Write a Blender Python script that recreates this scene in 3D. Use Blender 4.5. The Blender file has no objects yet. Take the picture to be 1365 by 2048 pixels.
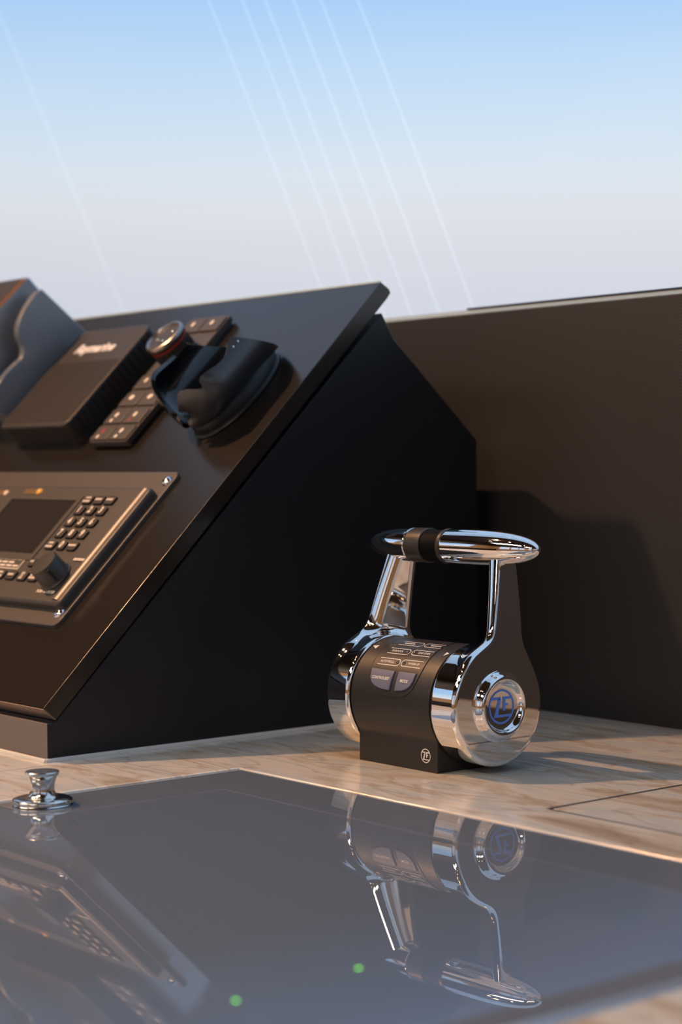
import bpy, bmesh, math, random
import numpy as np
from mathutils import Vector, Matrix

random.seed(7)
scn = bpy.context.scene
col = scn.collection


def lin(r, g, b, a=1.0):
    """sRGB 0..255 to linear."""
    f = lambda c: (c / 255) / 12.92 if c / 255 <= 0.04045 else ((c / 255 + 0.055) / 1.055) ** 2.4
    return (f(r), f(g), f(b), a)


# ------------------------------------------------------------------ camera
# X runs along the dash towards the camera's right, Y runs forward to the
# windscreen, Z up; the countertop is z = 0 and the throttle's front corner the origin.
F_PX = 3711.0
PITCH, YAW, ROLL = math.radians(1.612), math.radians(50.76), math.radians(-0.5)
cy_, sy_ = math.cos(YAW), math.sin(YAW)
R_ = Vector((cy_, sy_, 0)); FW = Vector((-sy_, cy_, 0)); UPZ = Vector((0, 0, 1))
fwd = FW * math.cos(PITCH) - UPZ * math.sin(PITCH)
dn = -(FW * math.sin(PITCH) + UPZ * math.cos(PITCH))
right = R_ * math.cos(ROLL) - dn * math.sin(ROLL)
down = R_ * math.sin(ROLL) + dn * math.cos(ROLL)
CAM = Vector((1.0271, -0.9302, 0.2359))
cam_d = bpy.data.cameras.new('camera')
cam_d.sensor_fit = 'HORIZONTAL'
cam_d.sensor_width = 24.0
cam_d.lens = 24.0 * F_PX / 1365
cam_d.clip_start = 0.02
cam_d.dof.use_dof = True
cam_d.dof.focus_distance = 1.42
cam_d.dof.aperture_fstop = 5.6
cam = bpy.data.objects.new('camera', cam_d)
m = Matrix((right, -down, -fwd)).transposed().to_4x4()
m.translation = CAM
cam.matrix_world = m
col.objects.link(cam)
scn.camera = cam

# ------------------------------------------------------------------ world, exposure
w = bpy.data.worlds.new('evening_sky')
scn.world = w
w.use_nodes = True
nt = w.node_tree
nt.nodes.clear()
tc = nt.nodes.new('ShaderNodeTexCoord')
sep = nt.nodes.new('ShaderNodeSeparateXYZ')
mr = nt.nodes.new('ShaderNodeMapRange')
mr.inputs['From Min'].default_value = -0.1
mr.inputs['From Max'].default_value = 0.6
ramp = nt.nodes.new('ShaderNodeValToRGB')
bg = nt.nodes.new('ShaderNodeBackground')
wo = nt.nodes.new('ShaderNodeOutputWorld')
stops = [(-0.1, (140, 150, 172)), (0.0, (205, 208, 224)), (0.086, (217, 219, 232)), (0.107, (223, 222, 233)),
         (0.131, (228, 229, 238)), (0.152, (223, 233, 244)), (0.178, (211, 229, 248)), (0.204, (198, 223, 251)),
         (0.24, (174, 211, 253)), (0.35, (166, 204, 249)), (0.6, (176, 204, 241))]
els = ramp.color_ramp.elements
while len(els) < len(stops):
    els.new(0.5)
for e, (z, c) in zip(els, stops):
    e.position = (z + 0.1) / 0.7
    e.color = lin(*c)
bg.inputs['Strength'].default_value = 1.0
L = nt.links.new
L(tc.outputs['Generated'], sep.inputs[0]); L(sep.outputs['Z'], mr.inputs['Value'])
L(mr.outputs[0], ramp.inputs[0]); L(ramp.outputs[0], bg.inputs['Color']); L(bg.outputs[0], wo.inputs[0])

scn.view_settings.view_transform = 'Standard'
scn.view_settings.look = 'None'
scn.view_settings.exposure = 0.0
scn.view_settings.gamma = 1.0
scn.view_settings.use_curve_mapping = False

KEY_LAMP = (-1.425, -0.856, 1.90)      # recessed ceiling lamp that throws the long shadows
KEY_WATTS = 195.0
KEY_COLOR = (1.0, 0.53, 0.27)
FILL_COLOR = (1.0, 0.86, 0.70)
FILL_STRENGTH = 10.5

# ------------------------------------------------------------------ materials
MATS = {}


def mat(name, base=(0.5, 0.5, 0.5), rough=0.5, metal=0.0, spec=0.5, emit=None, estr=0.0, coat=0.0, coat_r=0.03, ior=1.5):
    if name in MATS:
        return MATS[name]
    mt = bpy.data.materials.new(name)
    mt.use_nodes = True
    b = mt.node_tree.nodes['Principled BSDF']
    b.inputs['Base Color'].default_value = (*base[:3], 1)
    b.inputs['Roughness'].default_value = rough
    b.inputs['Metallic'].default_value = metal
    b.inputs['Specular IOR Level'].default_value = spec
    b.inputs['IOR'].default_value = ior
    b.inputs['Coat Weight'].default_value = coat
    b.inputs['Coat Roughness'].default_value = coat_r
    if emit:
        b.inputs['Emission Color'].default_value = (*emit[:3], 1)
        b.inputs['Emission Strength'].default_value = estr
    MATS[name] = mt
    return mt


def nodes(mt):
    return mt.node_tree.nodes, mt.node_tree.links, mt.node_tree.nodes['Principled BSDF']


def grain(mt, scale, strength, dist=0.0005, detail=2.0):
    """fine surface relief"""
    n, l, b = nodes(mt)
    t = n.new('ShaderNodeTexCoord'); nz = n.new('ShaderNodeTexNoise'); bp = n.new('ShaderNodeBump')
    nz.inputs['Scale'].default_value = scale; nz.inputs['Detail'].default_value = detail
    bp.inputs['Strength'].default_value = strength; bp.inputs['Distance'].default_value = dist
    l.new(t.outputs['Object'], nz.inputs['Vector']); l.new(nz.outputs[0], bp.inputs['Height']); l.new(bp.outputs[0], b.inputs['Normal'])
    return mt


def rampnode(n, pts):
    r = n.new('ShaderNodeValToRGB')
    e = r.color_ramp.elements
    while len(e) < len(pts):
        e.new(0.5)
    for k, (p, c) in zip(e, pts):
        k.position = p; k.color = c
    return r


M_chrome = mat('chrome', (0.88, 0.87, 0.86), 0.025, 1.0)
M_steel = mat('brushed_steel', (0.76, 0.74, 0.70), 0.13, 1.0)
M_body = grain(mat('black_textured_plastic', (0.020, 0.018, 0.017), 0.42), 900, 0.25, 0.0003)
M_rubber = mat('black_rubber', (0.003, 0.003, 0.0035), 0.6, spec=0.08)
M_satin = mat('satin_dark_bronze', (0.055, 0.048, 0.043), 0.36, 0.4)
M_button = mat('slate_blue_button', (0.14, 0.155, 0.24), 0.5)
M_white = mat('white_print', (0.82, 0.80, 0.78), 0.6)
M_lamp_off = mat('unlit_indicator', (0.06, 0.065, 0.09), 0.15)
M_blue = mat('emblem_blue', (0.13, 0.32, 0.95), 0.4)
M_membrane = grain(mat('membrane_black', (0.024, 0.021, 0.019), 0.38), 900, 0.2, 0.0003)
M_groove = mat('groove_dark', (0.008, 0.008, 0.008), 0.6)

M_slab = grain(mat('satin_black_panel', (0.012, 0.009, 0.007), 0.21, ior=1.6), 500, 0.05, 0.0002)
M_side = grain(mat('matte_black_side', (0.009, 0.011, 0.014), 0.33, spec=0.45), 400, 0.04, 0.0002)
M_plinth = mat('grey_anodised_plinth', (0.24, 0.22, 0.21), 0.38, 0.7)
M_lip = mat('bronze_lip', (0.30, 0.24, 0.20), 0.42, 0.8)
M_caulk = mat('pale_grey_sealant', (0.62, 0.64, 0.62), 0.55)
M_plate = grain(mat('dark_grey_plate', (0.056, 0.049, 0.045), 0.45), 600, 0.1, 0.0002)
M_device = grain(mat('dark_grey_device', (0.048, 0.042, 0.038), 0.42), 600, 0.12, 0.0002)
M_bezel = mat('glossy_device_edge', (0.06, 0.05, 0.042), 0.42, ior=1.9)
M_screen_off = mat('dark_lcd', (0.018, 0.015, 0.014), 0.25)
M_key = mat('rubber_key', (0.016, 0.014, 0.013), 0.55, spec=0.35)
M_print = mat('cream_print', (0.80, 0.70, 0.58), 0.6)
M_amber = mat('amber_lamp', (0.6, 0.28, 0.05), 0.3, emit=(1.0, 0.42, 0.06), estr=0.35)
M_amber_dim = mat('amber_label', (0.16, 0.09, 0.035), 0.4)
M_knob = mat('black_knob', (0.035, 0.033, 0.032), 0.36)
M_box = mat('black_ribbed_plastic', (0.016, 0.014, 0.013), 0.45)
M_gloss = mat('gloss_black_plastic', (0.006, 0.007, 0.009), 0.16, coat=0.4, coat_r=0.05)
M_satinblack = mat('satin_black_plastic', (0.013, 0.015, 0.019), 0.30, ior=1.7)
M_handset = mat('dark_slate_plastic', (0.14, 0.165, 0.20), 0.32, ior=1.9)
M_foot = mat('matte_black_foot', (0.006, 0.007, 0.008), 0.4, spec=0.4)
M_red = mat('red_print', (0.30, 0.018, 0.014), 0.5)
M_ring = mat('grey_metal_ring', (0.32, 0.30, 0.29), 0.28, 0.9)
M_green = mat('green_glint_glow', (0.1, 0.6, 0.03), 0.4, emit=(0.22, 1.0, 0.05), estr=2.6)
M_trim = mat('pale_metal_trim', (0.66, 0.69, 0.68), 0.35, 0.3)
M_gasket = bpy.data.materials.new('milky_gasket'); M_gasket.use_nodes = True
n = M_gasket.node_tree.nodes; l = M_gasket.node_tree.links; n.clear()
o_ = n.new('ShaderNodeOutputMaterial'); d1 = n.new('ShaderNodeBsdfDiffuse'); t1 = n.new('ShaderNodeBsdfTransparent'); ms = n.new('ShaderNodeMixShader')
d1.inputs[0].default_value = (0.72, 0.76, 0.73, 1); t1.inputs[0].default_value = (0.86, 0.92, 0.88, 1); ms.inputs[0].default_value = 0.4
l.new(t1.outputs[0], ms.inputs[1]); l.new(d1.outputs[0], ms.inputs[2]); l.new(ms.outputs[0], o_.inputs[0])
M_seal = mat('dark_blue_seal', (0.02, 0.045, 0.07), 0.35)
M_edge = mat('blue_grey_edge_metal', (0.50, 0.55, 0.60), 0.30, 0.8)
M_dark = mat('dark_cabinet', (0.016, 0.015, 0.014), 0.5)
M_seatblack = mat('black_leather', (0.012, 0.012, 0.012), 0.5)
M_lamp = mat('warm_lamp_glow', (1, 0.8, 0.6), 0.5, emit=(1.0, 0.72, 0.42), estr=40.0)

# marble / onyx
M_marble = mat('banded_marble', (0.6, 0.55, 0.48), 0.15, spec=0.5)
n, l, b = nodes(M_marble)
t = n.new('ShaderNodeTexCoord'); mp = n.new('ShaderNodeMapping')
mp.inputs['Scale'].default_value = (2.6, 11.0, 6.0); mp.inputs['Rotation'].default_value = (0, 0, math.radians(7))
nz = n.new('ShaderNodeTexNoise'); nz.inputs['Scale'].default_value = 2.3; nz.inputs['Detail'].default_value = 7; nz.inputs['Distortion'].default_value = 0.7
r1 = rampnode(n, [(0.28, lin(172, 158, 140)), (0.41, lin(206, 195, 178)), (0.48, lin(222, 217, 207)), (0.56, lin(204, 207, 204)), (0.66, lin(229, 222, 210)), (0.8, lin(196, 176, 150))])
mp2 = n.new('ShaderNodeMapping'); mp2.inputs['Scale'].default_value = (1.7, 8.0, 6.0); mp2.inputs['Rotation'].default_value = (0, 0, math.radians(-6)); mp2.inputs['Location'].default_value = (3.1, 0.7, 0)
nz2 = n.new('ShaderNodeTexNoise'); nz2.inputs['Scale'].default_value = 4.0; nz2.inputs['Detail'].default_value = 6; nz2.inputs['Distortion'].default_value = 0.9
r2 = rampnode(n, [(0.0, (0, 0, 0, 1)), (0.47, (0, 0, 0, 1)), (0.5, (1, 1, 1, 1)), (0.53, (0, 0, 0, 1))])
mul = n.new('ShaderNodeMath'); mul.operation = 'MULTIPLY'; mul.inputs[1].default_value = 0.42
mx = n.new('ShaderNodeMix'); mx.data_type = 'RGBA'; mx.inputs['B'].default_value = lin(160, 132, 104)
l.new(t.outputs['Object'], mp.inputs[0]); l.new(mp.outputs[0], nz.inputs['Vector']); l.new(nz.outputs[0], r1.inputs[0])
l.new(t.outputs['Object'], mp2.inputs[0]); l.new(mp2.outputs[0], nz2.inputs['Vector']); l.new(nz2.outputs[0], r2.inputs[0])
l.new(r2.outputs[0], mul.inputs[0]); l.new(mul.outputs[0], mx.inputs['Factor']); l.new(r1.outputs[0], mx.inputs['A']); l.new(mx.outputs['Result'], b.inputs['Base Color'])

# carbon weave wall
M_carbon = mat('carbon_weave', (0.03, 0.028, 0.027), 0.42)
n, l, b = nodes(M_carbon)
t = n.new('ShaderNodeTexCoord')
wv = n.new('ShaderNodeTexWave'); wv.wave_type = 'BANDS'; wv.bands_direction = 'DIAGONAL'; wv.inputs['Scale'].default_value = 210; wv.inputs['Distortion'].default_value = 0.0
mpw = n.new('ShaderNodeMapping'); mpw.inputs['Rotation'].default_value = (0, math.radians(90), 0)
wv2 = n.new('ShaderNodeTexWave'); wv2.bands_direction = 'DIAGONAL'; wv2.inputs['Scale'].default_value = 210
mm = n.new('ShaderNodeMath'); mm.operation = 'MULTIPLY'
rr = rampnode(n, [(0.0, (0.020, 0.018, 0.018, 1)), (1.0, (0.066, 0.061, 0.060, 1))])
bp = n.new('ShaderNodeBump'); bp.inputs['Strength'].default_value = 0.35; bp.inputs['Distance'].default_value = 0.0006
l.new(t.outputs['Object'], wv.inputs['Vector']); l.new(t.outputs['Object'], mpw.inputs[0]); l.new(mpw.outputs[0], wv2.inputs['Vector'])
l.new(wv.outputs['Fac'], mm.inputs[0]); l.new(wv2.outputs['Fac'], mm.inputs[1]); l.new(mm.outputs[0], rr.inputs[0])
l.new(rr.outputs[0], b.inputs['Base Color']); l.new(mm.outputs[0], bp.inputs['Height']); l.new(bp.outputs[0], b.inputs['Normal'])

# touchscreen glass: hazy dark glass, and the screen area with blue emission growing along X
M_glass = mat('hazy_dark_glass', (0.150, 0.190, 0.243), 0.008, ior=1.85)
M_screen = mat('blue_emission_screen', (0.150, 0.193, 0.251), 0.008, ior=1.85)
n, l, b = nodes(M_screen)
t = n.new('ShaderNodeTexCoord'); nz = n.new('ShaderNodeTexNoise'); nz.inputs['Scale'].default_value = 5.0; nz.inputs['Detail'].default_value = 3
mps = n.new('ShaderNodeMapping'); mps.inputs['Scale'].default_value = (1.0, 0.5, 1.0)
rs = rampnode(n, [(0.40, (0.010, 0.040, 0.095, 1)), (0.56, (0.020, 0.062, 0.135, 1)), (0.68, (0.08, 0.14, 0.23, 1))])
sx = n.new('ShaderNodeSeparateXYZ'); mrs = n.new('ShaderNodeMapRange')
mrs.inputs['From Min'].default_value = 0.10; mrs.inputs['From Max'].default_value = 0.42
l.new(t.outputs['Object'], mps.inputs[0]); l.new(mps.outputs[0], nz.inputs['Vector']); l.new(nz.outputs[0], rs.inputs[0])
l.new(t.outputs['Object'], sx.inputs[0]); l.new(sx.outputs['X'], mrs.inputs['Value'])
l.new(rs.outputs[0], b.inputs['Emission Color']); l.new(mrs.outputs[0], b.inputs['Emission Strength'])
M_screen_edge = mat('screen_edge_line', (0.24, 0.28, 0.34), 0.05, ior=1.85)

# wood / ceiling of the cabin
M_tan = mat('tan_wood_panel', lin(196, 150, 104)[:3], 0.4)
n, l, b = nodes(M_tan)
t = n.new('ShaderNodeTexCoord'); mp = n.new('ShaderNodeMapping'); mp.inputs['Scale'].default_value = (1, 1, 7)
nz = n.new('ShaderNodeTexNoise'); nz.inputs['Scale'].default_value = 2.5; nz.inputs['Detail'].default_value = 5
r1 = rampnode(n, [(0.3, lin(186, 138, 92)), (0.7, lin(208, 164, 116))])
l.new(t.outputs['Object'], mp.inputs[0]); l.new(mp.outputs[0], nz.inputs['Vector']); l.new(nz.outputs[0], r1.inputs[0]); l.new(r1.outputs[0], b.inputs['Base Color'])
M_ceil = mat('dark_walnut_ceiling', lin(74, 58, 46)[:3], 0.45)
M_floor = mat('dark_teak_floor', lin(92, 70, 52)[:3], 0.5)

# thin window glass
M_window = bpy.data.materials.new('window_glass'); M_window.use_nodes = True
n = M_window.node_tree.nodes; l = M_window.node_tree.links; n.clear()
o_ = n.new('ShaderNodeOutputMaterial'); tr = n.new('ShaderNodeBsdfTransparent'); gl = n.new('ShaderNodeBsdfGlossy'); fr = n.new('ShaderNodeLayerWeight'); pw = n.new('ShaderNodeMath'); ma = n.new('ShaderNodeMath'); ms = n.new('ShaderNodeMixShader')
tr.inputs[0].default_value = (0.985, 0.995, 0.99, 1); gl.inputs['Roughness'].default_value = 0.0; fr.inputs['Blend'].default_value = 0.5; pw.operation = 'POWER'; pw.inputs[1].default_value = 4.5; ma.operation = 'MULTIPLY_ADD'; ma.inputs[1].default_value = 0.45; ma.inputs[2].default_value = 0.006
l.new(fr.outputs['Facing'], pw.inputs[0]); l.new(pw.outputs[0], ma.inputs[0]); l.new(ma.outputs[0], ms.inputs[0]); l.new(tr.outputs[0], ms.inputs[1]); l.new(gl.outputs[0], ms.inputs[2]); l.new(ms.outputs[0], o_.inputs[0])
# faint pale streak on the windscreen, brightness added over the view behind
M_streak = bpy.data.materials.new('pale_streak_material'); M_streak.use_nodes = True
n = M_streak.node_tree.nodes; l = M_streak.node_tree.links; n.clear()
o_ = n.new('ShaderNodeOutputMaterial'); tr = n.new('ShaderNodeBsdfTransparent'); tl = n.new('ShaderNodeBsdfTranslucent'); ms = n.new('ShaderNodeAddShader')
tl.inputs[0].default_value = (0.25, 0.235, 0.20, 1); tr.inputs[0].default_value = (0.93, 0.93, 0.93, 1)
l.new(tr.outputs[0], ms.inputs[0]); l.new(tl.outputs[0], ms.inputs[1]); l.new(ms.outputs[0], o_.inputs[0])


# ------------------------------------------------------------------ helpers
FLAT_SIDED = set()


def link(o, parent=None):
    col.objects.link(o)
    if parent is not None:
        o.parent = parent
    return o


def tag(o, label, cat, group=None):
    o['label'] = label
    o['category'] = cat
    if group:
        o['group'] = group
    return o


def thing(name, label, cat, loc=(0, 0, 0), rot=(0, 0, 0), group=None):
    e = bpy.data.objects.new(name, None)
    e.empty_display_size = 0.02
    e.location = loc
    e.rotation_euler = rot
    link(e)
    return tag(e, label, cat, group)


def build(name, bm, material, parent=None, off=(0, 0, 0), ang=35, smooth=True, loc=None, fix=True):
    wn = id(bm) in FLAT_SIDED
    FLAT_SIDED.discard(id(bm))
    if fix:
        bmesh.ops.recalc_face_normals(bm, faces=bm.faces)
    me = bpy.data.meshes.new(name)
    if any(off):
        bmesh.ops.translate(bm, vec=Vector(off), verts=bm.verts)
    bm.to_mesh(me)
    bm.free()
    if smooth:
        me.shade_smooth()
        me.set_sharp_from_angle(angle=math.radians(ang))
    me.materials.append(material)
    o = bpy.data.objects.new(name, me)
    if wn and smooth:
        md = o.modifiers.new('weighted_normals', 'WEIGHTED_NORMAL')
        md.keep_sharp = True
        md.weight = 100
    if loc:
        o.location = loc
    return link(o, parent)


def struct(o):
    o['kind'] = 'structure'
    return o


def add_prism(bm, pts, z0, z1, bev=0.0, seg=2, xf=None, bev_bottom=False):
    """extrude a 2D polygon from z0 to z1, rounding the top rim by bev; xf maps each vector"""
    FLAT_SIDED.add(id(bm))
    vs = [bm.verts.new((x, y, z0)) for x, y in pts]
    f = bm.faces.new(vs)
    r = bmesh.ops.extrude_face_region(bm, geom=[f])
    top = [v for v in r['geom'] if isinstance(v, bmesh.types.BMVert)]
    for v in top:
        v.co.z = z1
    tf = [g for g in r['geom'] if isinstance(g, bmesh.types.BMFace)]
    allv = set(vs) | set(top)
    if bev > 0:
        ed = list(tf[0].edges)
        if bev_bottom:
            ed += list(f.edges)
        r2 = bmesh.ops.bevel(bm, geom=ed, offset=bev, segments=seg, profile=0.5, affect='EDGES', clamp_overlap=True)
        allv |= set(r2['verts'])
    if xf:
        for v in allv:
            if v.is_valid:
                v.co = xf(v.co)
    return bm


def prism(pts, z0, z1, bev=0.0, seg=2, xf=None, bev_bottom=False):
    return add_prism(bmesh.new(), pts, z0, z1, bev, seg, xf, bev_bottom)


def rrect(x0, x1, y0, y1, r, n=5):
    out = []
    for cx, cy, a0 in ((x1 - r, y0 + r, -90), (x1 - r, y1 - r, 0), (x0 + r, y1 - r, 90), (x0 + r, y0 + r, 180)):
        for k in range(n + 1):
            a = math.radians(a0 + 90 * k / n)
            out.append((cx + r * math.cos(a), cy + r * math.sin(a)))
    return out


def add_box(bm, x0, x1, y0, y1, z0, z1, bev=0.0, seg=2):
    FLAT_SIDED.add(id(bm))
    r = bmesh.ops.create_cube(bm, size=1.0)
    for v in r['verts']:
        v.co = Vector((x0 + (v.co.x + .5) * (x1 - x0), y0 + (v.co.y + .5) * (y1 - y0), z0 + (v.co.z + .5) * (z1 - z0)))
    if bev:
        ed = list({e for v in r['verts'] for e in v.link_edges})
        bmesh.ops.bevel(bm, geom=ed, offset=bev, segments=seg, profile=0.5, affect='EDGES', clamp_overlap=True)
    return bm


def box(*a, **k):
    return add_box(bmesh.new(), *a, **k)


def lathe(prof, n=64, xf=None, sy=1.0, caps=True):
    """prof: (r, h) list; axis = z; xf maps vectors"""
    bm = bmesh.new()
    rings = []
    for r, h in prof:
        if r < 1e-7:
            rings.append([bm.verts.new((0, 0, h))])
        else:
            rings.append([bm.verts.new((r * math.cos(2 * math.pi * k / n), sy * r * math.sin(2 * math.pi * k / n), h)) for k in range(n)])
    for a, b in zip(rings, rings[1:]):
        for k in range(n):
            j = (k + 1) % n
            if len(a) == 1 and len(b) == 1:
                continue
            if len(a) == 1:
                bm.faces.new((a[0], b[k], b[j]))
            elif len(b) == 1:
                bm.faces.new((a[k], a[j], b[0]))
            else:
                bm.faces.new((a[k], a[j], b[j], b[k]))
    if caps:
        for ring in (rings[0], rings[-1]):
            if len(ring) > 1:
                bm.faces.new(ring)
    if xf:
        for v in bm.verts:
            v.co = xf(v.co)
    return bm


def spline(pts, n=6):
    """Catmull-Rom through 2D points"""
    P = [pts[0]] + list(pts) + [pts[-1]]
    out = []
    for i in range(1, len(P) - 2):
        p0, p1, p2, p3 = (Vector(q) for q in P[i - 1:i + 3])
        for k in range(n):
            t = k / n
            out.append(tuple(0.5 * ((2 * p1) + (-p0 + p2) * t + (2 * p0 - 5 * p1 + 4 * p2 - p3) * t * t + (-p0 + 3 * p1 - 3 * p2 + p3) * t ** 3)))
    out.append(tuple(pts[-1]))
    return out


def add_tube(bm, pts, r, n=8):
    pts = [Vector(p) for p in pts]
    rings = []
    for i, p in enumerate(pts):
        d = (pts[min(i + 1, len(pts) - 1)] - pts[max(i - 1, 0)]).normalized()
        a = d.cross(Vector((0, 0, 1)))
        if a.length < 1e-4:
            a = d.cross(Vector((1, 0, 0)))
        a.normalize(); b = d.cross(a)
        rings.append([bm.verts.new(p + r * (math.cos(2 * math.pi * k / n) * a + math.sin(2 * math.pi * k / n) * b)) for k in range(n)])
    for a, b in zip(rings, rings[1:]):
        for k in range(n):
            bm.faces.new((a[k], a[(k + 1) % n], b[(k + 1) % n], b[k]))
    bm.faces.new(rings[0]); bm.faces.new(rings[-1])
    return bm


def text_bm(s, size, shear=0.0, align='CENTER', sx=1.0, bold=0.0):
    """letters as a flat mesh, centred on the origin (x right, y up)"""
    c = bpy.data.curves.new('txt', 'FONT')
    c.body = s; c.size = size; c.align_x = align; c.align_y = 'CENTER'; c.shear = shear; c.offset = bold; c.resolution_u = 3
    o = bpy.data.objects.new('txt', c)
    col.objects.link(o)
    bpy.context.view_layer.update()
    me = bpy.data.meshes.new_from_object(o.evaluated_get(bpy.context.evaluated_depsgraph_get()))
    bm = bmesh.new(); bm.from_mesh(me)
    bpy.data.objects.remove(o); bpy.data.curves.remove(c); bpy.data.meshes.remove(me)
    if sx != 1.0:
        for v in bm.verts:
            v.co.x *= sx
    return bm


def mapped(bm, fn):
    for v in bm.verts:
        v.co = fn(v.co)
    return bm


def stroke_bm(pts, wd):
    """flat ribbon following 2D points"""
    bm = bmesh.new()
    P = [Vector((*p, 0)) for p in pts]
    prev = None
    for i, p in enumerate(P):
        d = (P[min(i + 1, len(P) - 1)] - P[max(i - 1, 0)]).normalized()
        nn = Vector((-d.y, d.x, 0)) * wd / 2
        cur = (bm.verts.new(p + nn), bm.verts.new(p - nn))
        if prev:
            bm.faces.new((prev[0], prev[1], cur[1], cur[0]))
        prev = cur
    return bm


def poly_bm(polys):
    bm = bmesh.new()
    for p in polys:
        bm.faces.new([bm.verts.new((x, y, 0)) for x, y in p])
    return bm


def emblem_bm(rad):
    """round emblem: ring, Z and F with their bars"""
    polys = []
    n = 48
    for k in range(n):
        a, b_ = 2 * math.pi * k / n, 2 * math.pi * (k + 1) / n
        polys.append([(.88 * math.cos(a), .88 * math.sin(a)), (math.cos(a), math.sin(a)), (math.cos(b_), math.sin(b_)), (.88 * math.cos(b_), .88 * math.sin(b_))])
    polys += [[(-.78, .40), (-.16, .40), (0.0, .56), (-.70, .56)],
              [(-.24, .46), (-.03, .46), (-.28, -.46), (-.56, -.46)],
              [(-.56, -.46), (.74, -.46), (.66, -.60), (-.61, -.60)],
              [(.10, .56), (.31, .56), (.31, -.24), (.10, -.24)],
              [(.31, .56), (.70, .56), (.78, .40), (.31, .40)],
              [(.31, .17), (.52, .17), (.52, .03), (.31, .03)]]
    return poly_bm([[(x * rad, y * rad) for x, y in p] for p in polys])


# ------------------------------------------------------------------ the setting
def grid_plate(xs, ys, hole, z0, z1, bev=0.0):
    """plate made of grid cells; hole(i, j) leaves a cell out; the rim of each opening is rounded"""
    bm = bmesh.new()
    FLAT_SIDED.add(id(bm))
    V = {}
    def v(i, j):
        if (i, j) not in V:
            V[(i, j)] = bm.verts.new((xs[i], ys[j], z1))
        return V[(i, j)]
    fs = [bm.faces.new((v(i, j), v(i + 1, j), v(i + 1, j + 1), v(i, j + 1))) for i in range(len(xs) - 1) for j in range(len(ys) - 1) if not hole(i, j)]
    r = bmesh.ops.extrude_face_region(bm, geom=fs)
    low = [g for g in r['geom'] if isinstance(g, bmesh.types.BMVert)]
    for q in low:
        q.co.z = z0
    if bev:
        rim = [e for e in bm.edges if all(abs(q.co.z - z1) < 1e-9 for q in e.verts) and sum(abs(f.normal.z) < .5 for f in e.link_faces) == 1 and len(e.link_faces) == 2]
        bm.normal_update()
        rim = [e for e in bm.edges if all(abs(q.co.z - z1) < 1e-9 for q in e.verts) and any(abs(f.calc_center_median().z - z1) > 1e-6 for f in e.link_faces)]
        bmesh.ops.bevel(bm, geom=rim, offset=bev, segments=3, profile=0.5, affect='EDGES', clamp_overlap=True)
    return bm


GX0, GX1, GY0, GY1 = -0.1235, 0.4785, -0.74, -0.0935       # touchscreen opening
HX0, HX1, HY0, HY1 = 0.149, 0.56, -0.037, 0.24             # hatch opening
WALL_Y = 0.31

# carbon bulkhead behind the helm
wall = struct(build('wall_back', box(-2.8, 2.6, WALL_Y, WALL_Y + .02, -.95, .3765, bev=.001, seg=1), M_carbon))
struct(build('trim_1', box(-2.8, 2.6, WALL_Y + .004, WALL_Y + .012, .3765, .3805), M_gasket, smooth=False))
struct(build('trim_2', box(-.30, 2.6, WALL_Y + .004, WALL_Y + .012, .3805, .3826, bev=.0005, seg=1), M_seal))
struct(build('trim_3', box(-2.8, 2.6, WALL_Y + .02, .46, .33, .352), M_dark))

# raked windscreen with pale streaks that brighten the view behind
WS0, WS1 = .345, 1.93
ws_y = lambda z: .42 - .4 * (z - .36)
bm = bmesh.new()
q = [bm.verts.new((x, ws_y(z) + d, z)) for d in (0, .008) for x, z in ((-2.8, WS0), (2.6, WS0), (2.6, WS1), (-2.8, WS1))]
for f in ((0, 1, 2, 3), (7, 6, 5, 4), (0, 4, 5, 1), (2, 6, 7, 3), (1, 5, 6, 2), (0, 3, 7, 4)):
    bm.faces.new([q[k] for k in f])
windscreen = struct(build('window_1', bm, M_window, smooth=False))
for x0, x1 in ((-.614, -.701), (-.564, -.641), (-.527, -.605), (-.482, -.562), (-.437, -.524), (-.384, -.470), (-1.028, -1.117)):
    bm = bmesh.new()
    z0, z1 = .355, 1.0
    wdt = .0042
    seg = 10
    prev = None
    for k in range(seg + 1):
        t_ = k / seg
        z = z0 + (z1 - z0) * t_
        x = x0 + (x1 - x0) * t_ + .006 * math.sin(math.pi * t_)
        cur = [bm.verts.new((x + dx, ws_y(z) + dy, z)) for dx, dy in ((-wdt / 2, -.0006), (wdt / 2, -.0006))]
        if prev:
            bm.faces.new((prev[0], prev[1], cur[1], cur[0]))
        prev = cur
    build('pale_streak', bm, M_streak, windscreen)

# cabin shell behind the helm, seen in the chrome
struct(build('floor', box(-2.9, 2.7, -3.6, .5, -1.0, -.95), M_floor))
struct(build('ceiling', box(-2.9, 2.7, -3.6, -.20, 1.93, 1.99), M_ceil))


def wall_with_openings(name, along, a0, a1, fixed, zs_, as_, hole, mats, flip):
    """vertical wall as a plate with window openings; along: 'x' or 'y'"""
    bm = grid_plate(as_, zs_, hole, 0, .08)
    if along == 'y':
        mapped(bm, lambda c: Vector((fixed + flip * c.z, c.x, c.y)))
    else:
        mapped(bm, lambda c: Vector((c.x, fixed + flip * c.z, c.y)))
    return struct(build(name, bm, mats, smooth=False))


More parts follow.
